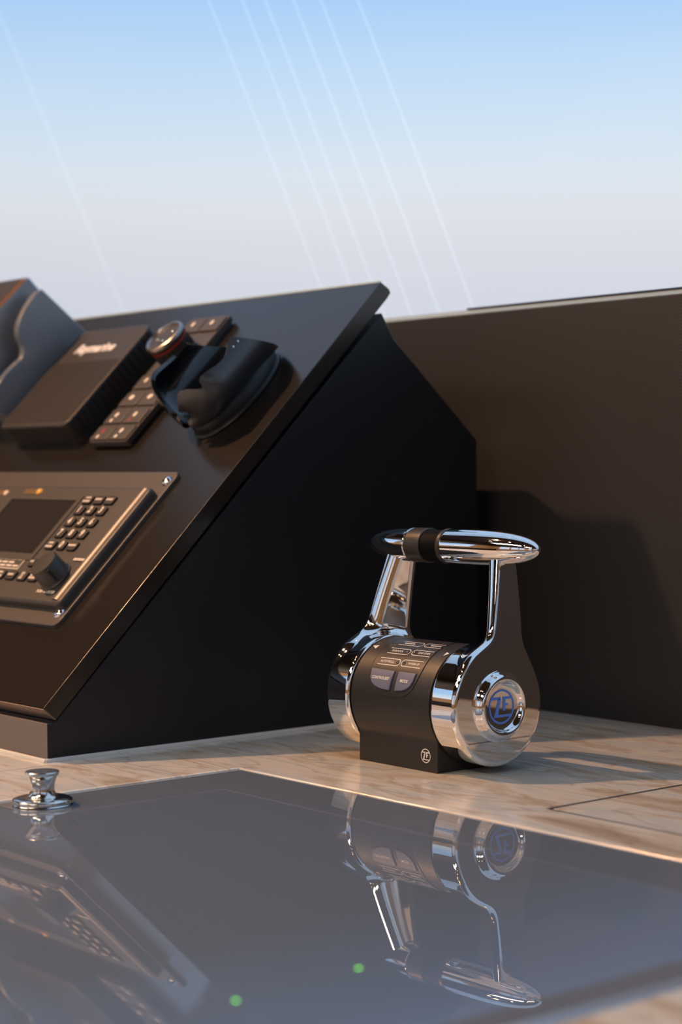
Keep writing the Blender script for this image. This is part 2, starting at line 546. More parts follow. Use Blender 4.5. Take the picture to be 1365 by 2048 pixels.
zs = [-.95, .55, 1.35, 1.93]
wl = wall_with_openings('wall_left', 'y', 0, 0, -2.8, zs, [-3.6, -2.9, -2.0, -1.85, -.75, -.2, .46], lambda i, j: j == 1 and i in (1, 3), M_tan, -1)
wr = wall_with_openings('wall_right', 'y', 0, 0, 2.6, zs, [-3.6, -2.9, -1.7, -1.5, -.2, .2, .46], lambda i, j: j == 1 and i in (1, 3), M_tan, 1)
wb = wall_with_openings('wall_rear', 'x', 0, 0, -3.6, [-.95, .25, 1.25, 1.93], [-2.9, -2.3, -1.6, -1.5, -.8, -.7, 0.0, .9, 1.9, 2.7], lambda i, j: j == 1 and i in (1, 3, 5, 7), M_tan, -1)


def pane(name, pts):
    bm = bmesh.new(); bm.faces.new([bm.verts.new(p) for p in pts])
    return struct(build(name, bm, M_window, smooth=False))


k = 2
for y0, y1, x in ((-2.9, -2.0, -2.84), (-1.85, -.75, -2.84), (-2.9, -1.7, 2.64), (-1.5, -.2, 2.64)):
    pane('window_%d' % k, ((x, y0, .55), (x, y1, .55), (x, y1, 1.35), (x, y0, 1.35))); k += 1
for x0, x1 in ((-2.3, -1.6), (-1.5, -.8), (-.7, 0.0), (.9, 1.9)):
    pane('window_%d' % k, ((x0, -3.64, .25), (x1, -3.64, .25), (x1, -3.64, 1.25), (x0, -3.64, 1.25))); k += 1
struct(build('trim_5', box(-2.8, -2.77, -3.55, .02, 1.36, 1.93), M_ceil))
struct(build('trim_6', box(-2.77, 2.6, -3.6, -3.57, 1.30, 1.93), M_ceil))
struct(build('trim_4', box(-2.8, -2.35, -3.5, -.3, -.95, .22, bev=.01), M_dark))

# recessed ceiling lamps
lamp_spots = [KEY_LAMP[:2], (-1.05, -1.15), (-1.75, -1.35), (-.2, -1.6), (1.0, -1.9), (-1.3, -2.4)]
for i, (x, y) in enumerate(lamp_spots):
    e = thing('ceiling_downlight', 'small round recessed lamp with a bright rim in the dark cabin ceiling', 'downlight', (x, y, 1.93), group='recessed lamps in the cabin ceiling')
    build('bezel', lathe([(.034, .0), (.046, .0), (.046, -.004), (.036, -.007), (.034, -.005)] + [(.034, 0)], 32, caps=False), M_steel, e)
    build('diffuser', lathe([(.0, -.002), (.034, -.002), (.034, .0)], 32, caps=False), M_lamp, e, smooth=False)
    ld = bpy.data.lights.new('downlight_beam', 'SPOT')
    ld.energy = KEY_WATTS if i == 0 else 9.0
    ld.color = KEY_COLOR
    ld.spot_size = math.radians(75 if i == 0 else 100); ld.spot_blend = 0.6; ld.shadow_soft_size = .038 if i == 0 else .028
    lo = bpy.data.objects.new('beam', ld)
    lo.parent = e
    lo.location = (0, 0, -.02)
    if i == 0:
        d = Vector((-.15, 0.0, .1)) - Vector((x, y, 1.91))
        lo.rotation_euler = d.to_track_quat('-Z', 'Y').to_euler()
    col.objects.link(lo)

# two glowing panels added to the unseen ceiling to fill the interior
M_fill_panel = mat('fill_panel_glow', (1, .95, .9), .5, emit=FILL_COLOR, estr=FILL_STRENGTH)
for x0, x1, y0, y1, lab in ((-2.1, -.5, -2.55, -2.05, 'long glowing panel added as fill light beside the left cabin windows'), (-.1, 1.5, -2.95, -2.45, 'long glowing panel added as fill light near the right cabin windows')):
    e = thing('added_fill_panel', lab, 'fill light', ((x0 + x1) / 2, (y0 + y1) / 2, 1.93), group='added fill panels in the cabin ceiling')
    hx, hy = (x1 - x0) / 2, (y1 - y0) / 2
    build('added_fill_frame', grid_plate([-hx - .03, -hx, hx, hx + .03], [-hy - .03, -hy, hy, hy + .03], lambda i, j: i == 1 and j == 1, -.008, 0), M_trim, e, smooth=False)
    build('diffuser', box(-hx, hx, -hy, hy, -.005, 0), M_fill_panel, e, smooth=False)

# ------------------------------------------------------------------ countertop, hatch
cab = build('helm_cabinet', box(-1.25, .78, -.86, WALL_Y - .004, -.95, -.0301), M_dark)
tag(cab, 'dark cabinet carrying the marble countertop', 'cabinet')
ct = thing('marble_countertop', 'polished beige banded marble countertop around the flush glass display', 'countertop', (-.2, -.2, 0))
OFF = (.2, .2, 0)
xs = [-1.25, GX0, HX0, GX1, HX1, .78]
ys = [-.86, GY0, GY1, HY0, HY1, WALL_Y]
bm = grid_plate(xs, ys, lambda i, j: (j == 1 and 1 <= i <= 2) or (j == 3 and 2 <= i <= 3), -.03, 0, bev=.0020)
build('worktop', bm, M_marble, ct, OFF)
g = .0022
build('hatch_lid', prism(rrect(HX0 + g * 1.7, HX1 - g, HY0 + g * .9, HY1 - g, .002, 2), -.028, -.0002, bev=.0005), M_marble, ct, OFF)
build('hatch_gasket', grid_plate([HX0, HX0 + g * 1.7 + .0008, HX1 - g, HX1], [HY0, HY0 + g * .9 + .0008, HY1 - g, HY1], lambda i, j: i == 1 and j == 1, -.0299, -.0004), M_groove, ct, OFF, smooth=False)
build('inlaid_joint', box(-.2335, -.2325, -.86, -.199, -.002, .00025), mat('pale_joint', lin(225, 196, 165)[:3], 0.4), ct, OFF, smooth=False)

# ------------------------------------------------------------------ touchscreen
ts = thing('touchscreen_display', 'large dark glass touchscreen set flush in the marble countertop', 'display', (.18, -.42, 0))
OFF = (-.18, .42, 0)
ZG = -.0012
AX0, AX1, AY0, AY1 = -.0600, .455, -.70, -.1540
gx0, gx1, gy0, gy1 = GX0 + .0003, GX1 - .0003, GY0 + .0003, GY1 - .0003
bm = grid_plate([gx0, AX0, AX1, gx1], [gy0, AY0, AY1, gy1], lambda i, j: i == 1 and j == 1, -.012, ZG)
build('glass_border', bm, M_glass, ts, OFF, smooth=False)
build('screen', box(AX0, AX1, AY0, AY1, -.012, ZG), M_screen, ts, OFF, smooth=False)
e1 = .0009
for a in ((AX0 - e1, AX0, AY0, AY1), (AX0 - e1, AX1, AY1, AY1 + e1)):
    build('screen_outline', box(*a, ZG - .001, ZG + .00006), M_screen_edge, ts, OFF, smooth=False)
for x, y in ((.3659, -.382), (.3704, -.456)):  # glowing dots standing in for green reflections in the glass
    build('green_glint', lathe([(0, .0), (.0011, .0), (.0011, .0002), (0, .0002)], 20), M_green, ts, (x - .18, y + .42, ZG))
build('edge_trim', box(GX1 - .0002, GX1 + .0105, GY0, GY1, -.012, .0006, bev=.0004, seg=1), M_edge, ts, OFF)

# knob standing on the glass
kn = thing('spool_knob', 'small brushed steel spool-shaped knob standing on the glass display', 'knob', (-.0975, -.2815, ZG))
build('flange', lathe(spline([(.0, .0), (.0195, .0), (.0208, .0012), (.0212, .0026), (.0205, .0042), (.017, .0051), (.0112, .0052)], 4), 72), M_steel, kn)
build('stem', lathe(spline([(.0116, .005), (.0100, .0062), (.0088, .0090), (.0085, .0120), (.0090, .0155), (.0103, .0190), (.0115, .0208)], 4), 72), M_steel, kn)
build('cap', lathe([(.0113, .0204), (.0118, .0209), (.0119, .0226), (.0115, .0232), (.0, .0233)], 72), mat('polished_steel_top', (.74, .76, .74), .22, 1.0), kn)

# ------------------------------------------------------------------ helm console
X0 = -.247
con = thing('helm_console', 'black sloping helm console standing on the marble countertop', 'console', (-.75, 0, 0))
XC = .75
CONL = -1.2
yz = lambda c: Vector((c.z, c.x, c.y))     # 2D (y,z) profile, extruded along x


def xprism(prof, x0, x1, bev=0.0, seg=2):
    return prism(prof, x0, x1, bev, seg, xf=yz, bev_bottom=bev > 0)


N45 = math.sqrt(.5)
TH = .0152
nose = (-.193, .043); top = (.1595, .3955)
# flank: pentagon with raked back, ends just under the sloping board
u1 = (nose[0] + TH * N45, nose[1] - TH * N45)
ut = (top[0] + TH * N45, top[1] - TH * N45)
flank = [(-.1885, .0003), (.277, .0003), (.277, .2535), (.1745, .3450), (.1605, .3676), (u1[0] + .0005, u1[1] - .0005), (-.1885, .0300)]
build('flank_body', xprism(flank, CONL, X0 - .0004, .0006, 1), M_side, con, (XC, 0, 0))
board = [nose, (u1[0], u1[1] + .0), (ut[0] - .004, ut[1] - .004), (ut[0] + .0005, ut[1] + .0015), (ut[0] - .0012, ut[1] + .005), top]
build('sloping_board', xprism(board, CONL, X0, .0006, 2), M_slab, con, (XC, 0, 0))
lip = [(nose[0] + .0004, nose[1] - .0010), (nose[0] - .0001, nose[1] - .0016), (u1[0] - .0008, u1[1] + .0002), (u1[0] - .0002, u1[1] + .0006)]
build('front_lip', xprism(lip, CONL, X0 - .0003), M_lip, con, (XC, 0, 0), smooth=False)
build('edge_gasket', box(CONL, X0 - .002, top[1 - 1] - .0004, top[0] + .0016, top[1] - .0004, top[1] + .0014), M_gasket, con, (XC, 0, 0), smooth=False)
build('front_plinth', box(CONL, X0 + .0002, -.1905, -.1880, .0004, .0302, bev=.0004, seg=1), M_plinth, con, (XC, 0, 0))
build('plinth_corner', box(X0 + .0002, X0 + .0012, -.1906, -.1862, .0004, .0302, bev=.0003, seg=1), M_side, con, (XC, 0, 0))
bm = bmesh.new()
add_tube(bm, [(X0 + .0012, -.1935, .0003), (X0 + .0012, .277, .0003)], .0026, 10)
build('sealant_bead', bm, M_caulk, con, (XC, 0, 0))
bm = bmesh.new()
add_tube(bm, [(CONL, -.1925, .0003), (X0 + .0022, -.1925, .0003)], .0024, 10)
build('sealant_bead', bm, M_caulk, con, (XC, 0, 0))


def S(u, v, h=0.0):
    return (X0 + u, nose[0] + N45 * (v - h), nose[1] + N45 * (v + h))


ROT = (math.radians(45), 0, 0)


def on_slope(name, label, cat, u, v, h=0.0, group=None):
    return thing(name, label, cat, S(u, v, h), ROT, group)


# ------------------------------------------------------------------ lower control unit (keypad, screen, dial)
U0, V0 = -.235, .166
cu = on_slope('keypad_control_unit', 'dark grey control unit with number keys, small screen and dial on the sloping console', 'control unit', U0, V0)
O2 = (-U0, -V0, 0)
build('mounting_plate', prism(rrect(-.415, -.0688, .0768, .2566, .0075), .0, .0034, .0010), M_plate, cu, O2)
for u, v in ((-.0772, .2445), (-.0785, .0905), (-.405, .2445), (-.405, .0905)):
    s_ = build('screw', lathe([(.0055, .0), (.0055, .0006), (.0050, .0016), (.0036, .0026), (.0016, .0030), (.0, .0031)], 28), M_chrome, cu, (u - U0, v - V0, .0034))
    bm = bmesh.new()
    add_box(bm, -.0022, .0022, -.0004, .0004, .00295, .0032); add_box(bm, -.0004, .0004, -.0022, .0022, .00295, .0032)
    build('screw_slot', bm, M_groove, s_, (u - U0, v - V0, .0034), smooth=False)
H = .0118
build('housing', prism(rrect(-.400, -.0745, .0930, .2300, .006), .0034, H, .0030, 4), M_device, cu, O2)
rail = [(-.0075 * math.cos(math.pi * k / 14), .0058 * math.sin(math.pi * k / 14)) for k in range(15)]
build('side_rail', prism(rail, .0975 - V0, .2270 - V0, xf=lambda c: Vector((c.x - .0843 - U0, c.z, c.y + H - .0042))), M_bezel, cu, ang=50)
bm = grid_plate([-.304, -.2975, -.1795, -.173], [.138, .1455, .2115, .2165], lambda i, j: i == 1 and j == 1, H - .002, H + .0008)
build('screen_bezel', bm, M_device, cu, O2, smooth=False)
build('screen', box(-.298, -.179, .145, .212, H - .002, H + .0001), M_screen_off, cu, O2, smooth=False)
build('label_strip', prism(rrect(-.287, -.252, .2185, .2250, .002), H - .001, H + .0006, .0004), M_amber_dim, cu, O2)
build('amber_lamp', lathe([(0.0034, 0), (.0034, .0008), (.0022, .0018), (0, .0021)], 20), M_amber, cu, (-.2585 - U0, .2217 - V0, H + .0004))
build('label_strip', prism(rrect(-.345, -.313, .2160, .2230, .002), H - .001, H + .0006, .0004), M_amber_dim, cu, O2)
build('pale_lamp', lathe([(0.003, 0), (.003, .0008), (.002, .0016), (0, .0018)], 20), M_print, cu, (-.3185 - U0, .2190 - V0, H + .0004))
# keys
flat = lambda u, v, h: (lambda c: Vector((c.x + u - U0, c.y + v - V0, h)))


def key(u, v, wk, hk, legend=None, bars=None, size=.009):
    k = build('key', prism(rrect(-wk / 2, wk / 2, -hk / 2, hk / 2, .0022, 3), 0, .0024, .0008), M_key, cu, (u - U0, v - V0, H - .0002))
    z = H + .0024
    if legend:
        build('lettering', mapped(text_bm(legend, size * 1.1, bold=.0004), flat(u, v + .0006, z)), M_print, k, smooth=False, fix=False)
    if bars:
        pol = []
        for q, (wd, yy) in enumerate(bars):
            pol += [[(-wd / 2 + a * wd / 5 + .0002, yy - .0012), (-wd / 2 + (a + 1) * wd / 5 - .0003, yy - .0012), (-wd / 2 + (a + 1) * wd / 5 - .0003, yy + .0012), (-wd / 2 + a * wd / 5 + .0002, yy + .0012)] for a in range(5)]
        build('printed_legend', mapped(poly_bm(pol), flat(u, v, z)), M_print, k, smooth=False, fix=False)
    return k


cu_cols = (-.1590, -.1405, -.1222)
two = [(.0085, .0021), (.0115, -.0021)]
rows = [(.2115, None), (.1983, '123'), (.1842, '456'), (.1702, '789'), (.1562, None)]
for r_, (v, digs) in enumerate(rows):
    for c_ in range(3):
        u = cu_cols[c_]
        if digs:
            key(u, v, .0135, .0098, digs[c_])
        elif r_ == 0:
            key(u, v, .0145, .0098, None, two if c_ == 0 else [(.011, .0004)])
        elif c_ == 1:
            key(u, v, .0125, .0098, '0')
        else:
            key(u, v, .0145, .0098, None, two if c_ == 0 else [(.0125, .0006)])
for i, u in enumerate((-.1440, -.1632, -.1835, -.2030, -.2225, -.2420, -.2615, -.281)):
    key(u, .1188, .0150, .0100, None, [[(.0105, .0014), (.0105, -.0016)], [(.006, .0028), (.005, 0.0), (.006, -.0026)], [(.010, .0005)], two][i % 4])
key(-.1655, .1345, .0095, .0085, None, [(.0062, .0012)])
# boxed legend under the screen
bm = grid_plate([-.292, -.291, -.1850, -.1840], [.1270, .1280, .1412, .1422], lambda i, j: i == 1 and j == 1, H - .0005, H + .0002)
build('legend_frame', bm, M_print, cu, O2, smooth=False)
pol = []
for rr_, (yy, n_) in enumerate(((.1385, 9), (.1346, 8), (.1307, 9))):
    for a in range(n_):
        x = -.289 + a * .0115
        pol.append([(x, yy - .0010), (x + .0095, yy - .0010), (x + .0095, yy + .0010), (x, yy + .0010)])
build('printed_legend', mapped(poly_bm(pol), lambda c: Vector((c.x - U0, c.y - V0, H + .0002))), M_print, cu, smooth=False, fix=False)
build('lettering', mapped(text_bm('PUSH TO ENTER', .0040, bold=.0002), flat(-.1085, .1050, H + .0002)), M_print, cu, smooth=False, fix=False)
pol = [[(-.104 + a * .0025, .1408), (-.104 + a * .0025 + .002, .1408), (-.104 + a * .0025 + .002, .1436), (-.104 + a * .0025, .1436)] for a in range(7)]
build('printed_legend', mapped(poly_bm(pol), lambda c: Vector((c.x - U0, c.y - V0, H + .0012))), M_print, cu, smooth=False, fix=False)
dial = build('dial', lathe([(.0158, 0), (.0158, .0012), (.0148, .0018), (.0142, .0040), (.0134, .0172), (.0126, .0186), (.0, .0190)], 56), M_knob, cu, (-.1100 - U0, .1215 - V0, H))
for a in range(3):
    an = math.radians(-25 + 120 * a)
    bm = box(-.0012, .0012, -.0004, .0016, .004, .0165, bev=.0004, seg=1)
    mapped(bm, lambda c: Matrix.Rotation(an - math.pi / 2, 3, 'Z') @ (c + Vector((0, .0134, 0))) + Vector((-.1100 - U0, .1215 - V0, H)))
    build('grip_groove', bm, M_groove, dial)

# ------------------------------------------------------------------ black speaker box with lettering
U0, V0 = -.352, .370
sb = on_slope('speaker_box', 'flat black ribbed box with pale italic lettering on the sloping console', 'speaker', U0, V0)
O2 = (-U0, -V0, 0)
BH = .0255
build('casing', prism(rrect(-.4175, -.2865, .2985, .4410, .010, 6), .0, BH - .003, .002, 2), M_box, sb, O2)
lid = build('lid', prism(rrect(-.4190, -.2850, .2970, .4425, .011, 6), BH - .003, BH, .0022, 4), M_box, sb, O2)
for k in range(30):
    u = -.4130 + .0042 * k
    build('rib', box(u - .0011, u + .0011, .303, .392, BH - .0002, BH + .0005, bev=.0003, seg=1), M_box, lid, O2)
for k in range(16):
    v = .306 + .0083 * k
    build('side_rib', box(-.2866, -.2852, v, v + .004, .003, BH - .004, bev=.0004, seg=1), M_box, sb, O2)
build('lettering', mapped(text_bm('Raymarine', .0175, shear=.25, sx=.98, bold=.0007), flat(-.358, .4115, BH + .0004)), M_white, sb, smooth=False, fix=False)

# ------------------------------------------------------------------ slim keypad with rotary knob
U0, V0 = -.2215, .377
rk = on_slope('slim_remote_keypad', 'slim black keypad strip with icon keys and a large rotary knob', 'keypad', U0, V0)
O2 = (-U0, -V0, 0)
KH = .0105
build('base', prism(rrect(-.2525, -.1915, .2930, .4620, .003, 3), .0, .004, .0006), M_satinblack, rk, O2)
build('casing', prism(rrect(-.2550, -.1890, .2905, .4645, .004, 4), .003, KH - .0018, .0014, 3), M_device, rk, O2)
for v in (.3000, .3110 + .0130, .3480, .3720, .4510):
    for u in (-.2380, -.2060):
        hk = .0215
        vv = {.3000: .3020}.get(v, v)
        k_ = build('key', prism(rrect(u - .0152, u + .0152, vv - hk / 2 + .001, vv + hk / 2 - .001, .002, 3), KH - .004, KH, .0009), M_device, rk, O2)
        ic = lathe([(.0036, 0), (.0036, .0001), (0, .0001)], 18)
        mapped(ic, lambda c: Vector((c.x * (.75 if v != .348 else 1.1) + u - U0 - .002, c.y * .9 + vv - V0 + .002, c.z + KH)))
        redk = (v == .3000 and u < -.22)
        build('icon', ic, M_red if redk else M_print, k_, smooth=False)
        if v in (.3000, .3240):
            ic = lathe([(.0022, 0), (.0022, .0001), (0, .0001)], 14)
            mapped(ic, lambda c: Vector((c.x + u - U0 - .004, c.y + vv - V0 - .0055, c.z + KH)))
            build('icon', ic, M_red if (v == .3240 and u > -.22) else M_print, k_, smooth=False)
kc = (-.2210 - U0, .4090 - V0, KH)
kb = build('rotary_knob', lathe([(.0205, -.002), (.0205, .0010), (.0195, .0016), (.0198, .0180), (.0205, .0190), (.0212, .0205), (.0212, .0225), (.0204, .0240), (.0192, .0244), (.0182, .0234), (.0176, .0228), (.0, .0226)], 64), M_knob, rk, kc)
build('knob_ring', lathe([(.0177, .0229), (.0183, .0238), (.0193, .0247), (.0206, .0243), (.0215, .0228), (.0215, .0204), (.0208, .0193), (.0203, .0190)], 64, caps=False), M_ring, kb, kc)
build('red_band', lathe([(.02005, .0150), (.0206, .0152), (.0207, .0172), (.0202, .0174)], 64, caps=False), M_red, kb, kc)
for k in range(48):
    a = 2 * math.pi * k / 48
    bm = box(-.0005, .0005, -.0003, .0006, .002, .0145)
    mapped(bm, lambda c: Matrix.Rotation(a, 3, 'Z') @ (c + Vector((0, .0197, 0))) + Vector(kc))
    build('knurl', bm, M_knob, kb, smooth=False)
for px, py in ((-.006, -.004), (.004, -.006), (.008, .007)):
    build('stud', lathe([(.0016, 0), (.0016, .0008), (.0008, .0014), (0, .0015)], 14), M_steel, kb, (kc[0] + px, kc[1] + py, kc[2] + .0226))

# ------------------------------------------------------------------ glossy handset cradle
U0, V0 = -.088, .345
cr = on_slope('handset_cradle', 'empty glossy black handset cradle with two curved cheeks on the sloping console', 'cradle', U0, V0)
build('foot', lathe(spline([(.0, 0), (.034, 0), (.0352, .003), (.0345, .010), (.031, .0165), (.020, .0205), (.0, .0215)], 4), 56, sy=1.55,
      xf=lambda c: Vector((c.x + .004, c.y + .012, c.z))), M_foot, cr)


def cradle_cheek(th_a, th_b, name, material, ns=40, nt_=30, thick=.0040):
    """one curved cheek of the trough; th_a(s), th_b(s): angles (deg) of its two edges, s from top 0 to bottom 1"""
    bm = bmesh.new()
    P = np.zeros((ns + 1, nt_ + 1, 3)); N = np.zeros_like(P)
    for i in range(ns + 1):
        s = i / ns
        e_ = max(0.0, (s - .60) / .40)
        k_ = math.sqrt(1 - (.965 * e_) ** 2.6)
        hc = .036 - .010 * e_ ** 2
        for j in range(nt_ + 1):
            t_ = j / nt_
            a = math.radians(th_a(s) + (th_b(s) - th_a(s)) * t_)
            ca, sa = math.cos(a), math.sin(a)
            u = -.090 + .046 * k_ * ca
            h = hc + .034 * k_ * sa
            vt = .371 + (.056 - h) * .80
            vb = .297 + .006 * abs(ca)
            P[i, j] = (u, vt + (vb - vt) * s, h)
            N[i, j] = (ca, -.6 * e_ ** 2, sa * 1.1)
    out = {}
    for side in (0, 1):
        for i in range(ns + 1):
            for j in range(nt_ + 1):
                p = P[i, j] - N[i, j] * thick * side
                out[side, i, j] = bm.verts.new((p[0] - U0, p[1] - V0, max(p[2], .002)))
    for i in range(ns):
        for j in range(nt_):
            for side in (0, 1):
                q_ = [out[side, i, j], out[side, i + 1, j], out[side, i + 1, j + 1], out[side, i, j + 1]]
                bm.faces.new(q_ if side else q_[::-1])
    for i in range(ns):
        for j in (0, nt_):
            bm.faces.new((out[0, i, j], out[0, i + 1, j], out[1, i + 1, j], out[1, i, j]))
    for j in range(nt_):
        for i in (0, ns):
            bm.faces.new((out[0, i, j], out[0, i, j + 1], out[1, i, j + 1], out[1, i, j]))
    return build(name, bm, material, cr, ang=50)


sst = lambda x: max(0, min(1, x)) ** 2 * (3 - 2 * max(0, min(1, x)))
rim_r = lambda s: 36 - 11 * sst(s / .35) + 9 * sst((s - .40) / .35) - 9 * sst((s - .74) / .06) + 36 * sst((s - .82) / .10)
rim_l = lambda s: 150 - 22 * sst((s - .2) / .6)
cradle_cheek(lambda s: -66, rim_r, 'right_cheek', mat('black_with_sky_sheen', (0.022, 0.025, 0.031), 0.36, ior=1.8))  # right cheek's base greyed to bring up its sky highlight
cradle_cheek(rim_l, lambda s: 248, 'left_cheek', M_gloss)
for q in range(2):
    build('stud', lathe([(.0011, 0), (.0011, .0005), (0, .0008)], 12, xf=lambda c: Matrix.Rotation(math.radians(62), 3, 'Y') @ c), M_steel, cr, (-.0470 - U0 - .0012, .371 - .007 * q - V0, .0500))

# ------------------------------------------------------------------ radio handset resting in its holder
U0, V0 = -.46, .39
ho = on_slope('handset_holder', 'dark slate hooked holder standing beside the lettered speaker box', 'holder', U0, V0)
prof = spline([(.326, 0.0), (.322, .020), (.318, .040), (.334, .049), (.362, .051), (.377, .050), (.386, .056), (.392, .070), (.408, .080), (.440, .0850)], 6) + [(.447, .0830), (.4560, .004), (.454, 0.0)]
bm = prism([(a - V0, c) for a, c in prof], -.446, -.436, .0022, 3, xf=lambda c: Vector((c.z - U0, c.x, c.y)), bev_bottom=True)
build('cheek', bm, M_handset, ho)
build('cheek', mapped(prism([(a - V0, c) for a, c in prof], -.565, -.555, .0022, 3, xf=lambda c: Vector((c.z - U0, c.x, c.y)), bev_bottom=True), lambda c: c), M_handset, ho)
build('bridge', box(-.556 - U0, -.445 - U0, .332 - V0, .448 - V0, .0, .030, bev=.002), M_handset, ho)
hs = on_slope('radio_handset', 'dark handset lying in the slate holder on the sloping console', 'handset', -.5005, .39, .0)
bm = prism(rrect(-.0400, .0400, .330 - .39, .4575 - .39, .006, 4), .0305, .0955, .004, 3, bev_bottom=True)
build('shell', bm, M_handset, hs)
build('face_plate', prism(rrect(-.0340, .0340, .336 - .39, .4520 - .39, .004, 3), .0945, .0968, .0008), M_box, hs)
build('edge_strip', box(.0345, .0378, .336 - .39, .4515 - .39, .0944, .0963, bev=.0005, seg=1), mat('copper_strip', (.45, .17, .05), .35, .6), hs)

# ------------------------------------------------------------------ twin lever throttle
TX, TY = -.0457, .0355
th = thing('throttle_control', 'twin lever throttle with chrome handles and black body on the marble countertop', 'throttle', (TX, TY, 0))
OT = (-TX, -TY, 0)
CYY, CZZ, RB = .0355, .0505, .0440
prof = [(0.0, .0)]
fc = (-.008, .022)
for k in range(9):
    a = k / 8
    ang0, ang1 = 0.0, math.atan2(CZZ - fc[1], CYY - fc[0])
    an = ang0 + (ang1 - ang0) * a
    prof.append((fc[0] + .008 * math.cos(an), fc[1] + .008 * math.sin(an)))
a0 = math.atan2(fc[1] - CZZ, fc[0] - CYY)
half = []
a0 = a0 if a0 < 0 else a0 - 2 * math.pi
a1 = -math.pi - (a0 + math.pi)          # mirrored
start, end = math.degrees(a0) % 360, math.degrees(math.pi - a0) % 360
nseg = 90
s_a = math.degrees(a0) % 360            # lower front, about 213
e_a = (180 - s_a) % 360                 # lower rear
sweep = -((s_a - e_a) % 360)
for k in range(1, nseg):
    an = math.radians(s_a + sweep * k / nseg)
    prof.append((CYY + RB * math.cos(an), CZZ + RB * math.sin(an)))
front = prof[:10]
prof += [(2 * CYY - y, z) for y, z in front[::-1]]
build('body', xprism(prof, -.0914, 0.0, .0009, 2), M_body, th, OT, ang=30)


def cyl_map(x0, th0, lift=.00025):
    """flat (x, y) print to the body's cylinder, y measured as arc length from angle th0"""
    def f(c):
        a = math.radians(th0) + c.y / RB
        r = RB + lift + c.z
        return Vector((x0 + c.x - TX, CYY - r * math.cos(a) - TY, CZZ + r * math.sin(a)))
    return f


def arc(deg):
    return math.radians(deg) * RB


# membrane patch
out = [(-.0745, 36), (-.0735, 27), (-.0700, 16), (-.0640, 9.2), (-.0560, 6.2), (-.0450, 5.2), (-.0340, 6.2), (-.0265, 9.2), (-.0200, 16), (-.0170, 27), (-.0160, 36)]
left = [(-.0745 + .00005 * k, 36 + 6 * k) for k in range(1, 10)]
rightp = [(-.0160 - .00005 * k, 36 + 6 * k) for k in range(1, 10)]
rowsL = sorted([(t_, x) for x, t_ in out[:6] + left]); rowsR = sorted([(t_, x) for x, t_ in out[5:] + rightp])
tsamp = np.linspace(5.3, 88, 48)
bm = bmesh.new(); prev = None
for t_ in tsamp:
    xl = np.interp(t_, [q_[0] for q_ in rowsL], [q_[1] for q_ in rowsL]); xr = np.interp(t_, [q_[0] for q_ in rowsR], [q_[1] for q_ in rowsR])
    cur = [bm.verts.new((xl + (xr - xl) * k / 10, arc(t_), 0)) for k in range(11)]
    if prev:
        for k in range(10):
            bm.faces.new((prev[k], prev[k + 1], cur[k + 1], cur[k]))
    prev = cur
r = bmesh.ops.extrude_face_region(bm, geom=list(bm.faces))
for v in r['geom']:
    if isinstance(v, bmesh.types.BMVert):
        v.co.z = .00045
mem = build('membrane', mapped(bm, cyl_map(0, 0, -.0001)), M_membrane, th)
LIFT = .00055
edge = [(x, arc(t_)) for t_, x in rowsL[::-1]] + [(x, arc(t_)) for t_, x in rowsR]
build('membrane_seam', mapped(stroke_bm(spline(edge, 3), .0005), cyl_map(0, 0, LIFT - .0001)), M_groove, mem, smooth=False, fix=False)


def button(pts, word, wx, wt, size):
    """raised key following the body's curve; pts in (x, degrees)"""
    pl = [(x, arc(t_)) for x, t_ in pts]
    bm = prism(pl, 0.0, .0014, .0005, 2)
    bmesh.ops.triangulate(bm, faces=[f for f in bm.faces if len(f.verts) > 4])
    bmesh.ops.subdivide_edges(bm, edges=[e for e in bm.edges if e.calc_length() > .006], cuts=3, use_grid_fill=True)
    o = build('button', mapped(bm, cyl_map(0, 0, .0002)), M_button, th, ang=40)
    build('lettering', mapped(text_bm(word, size, bold=.00008), cyl_map(wx, wt, .0017)), M_white, o, smooth=False, fix=False)
    return o


button([(-.0712, 31.8), (-.0443, 31.2), (-.0449, 11.6), (-.0520, 11.9)] + [(-.0580, 12.7), (-.0635, 14.8), (-.0675, 18.0), (-.0700, 22.5)], 'CONTROL/SET', -.0572, 22.4, .0030)
button([(-.0392, 31.3), (-.0200, 31.3), (-.0205, 22.5), (-.0225, 18.0), (-.0262, 14.6), (-.0310, 12.6), (-.0388, 11.7)], 'MODE', -.0300, 22.0, .0031)


def capsule(xa, xb, tmid, word, lit=True):
    """open-ended rounded outline with an indicator at its round end; xb is the round end"""
    hgt = arc(7.8) / 2
    sgn = 1 if xb > xa else -1
    pts = [(xa, hgt), (xb - sgn * hgt, hgt)]
    for k in range(1, 12):
        a = math.pi / 2 - math.pi * k / 12
        pts.append((xb - sgn * hgt + sgn * hgt * math.cos(a), hgt * math.sin(a)))
    pts += [(xb - sgn * hgt, -hgt), (xa, -hgt)]
    o = build('indicator_outline', mapped(stroke_bm(pts, .00062), cyl_map(0, tmid, LIFT)), M_white, th, smooth=False, fix=False)
    led = lathe([(.0013, 0), (.0013, .0003), (.0007, .0006), (0, .0007)], 16)
    build('indicator_lamp', mapped(led, cyl_map(xb - sgn * hgt * .95, tmid, LIFT - .0001)), M_lamp_off, o)
    xm = (xa + xb - sgn * hgt * 1.6) / 2
    if word:
        build('lettering', mapped(text_bm(word, .0027, bold=.00005), cyl_map(xm, tmid, LIFT)), M_white, o, smooth=False, fix=False)
    else:
        pol = [[(-.006 + a * .0024, -.0008), (-.006 + a * .0024 + .0018, -.0008), (-.006 + a * .0024 + .0018, .0008), (-.006 + a * .0024, .0008)] for a in range(5)]
        build('printed_legend', mapped(poly_bm(pol), cyl_map(xm, tmid, LIFT)), M_white, o, smooth=False, fix=False)


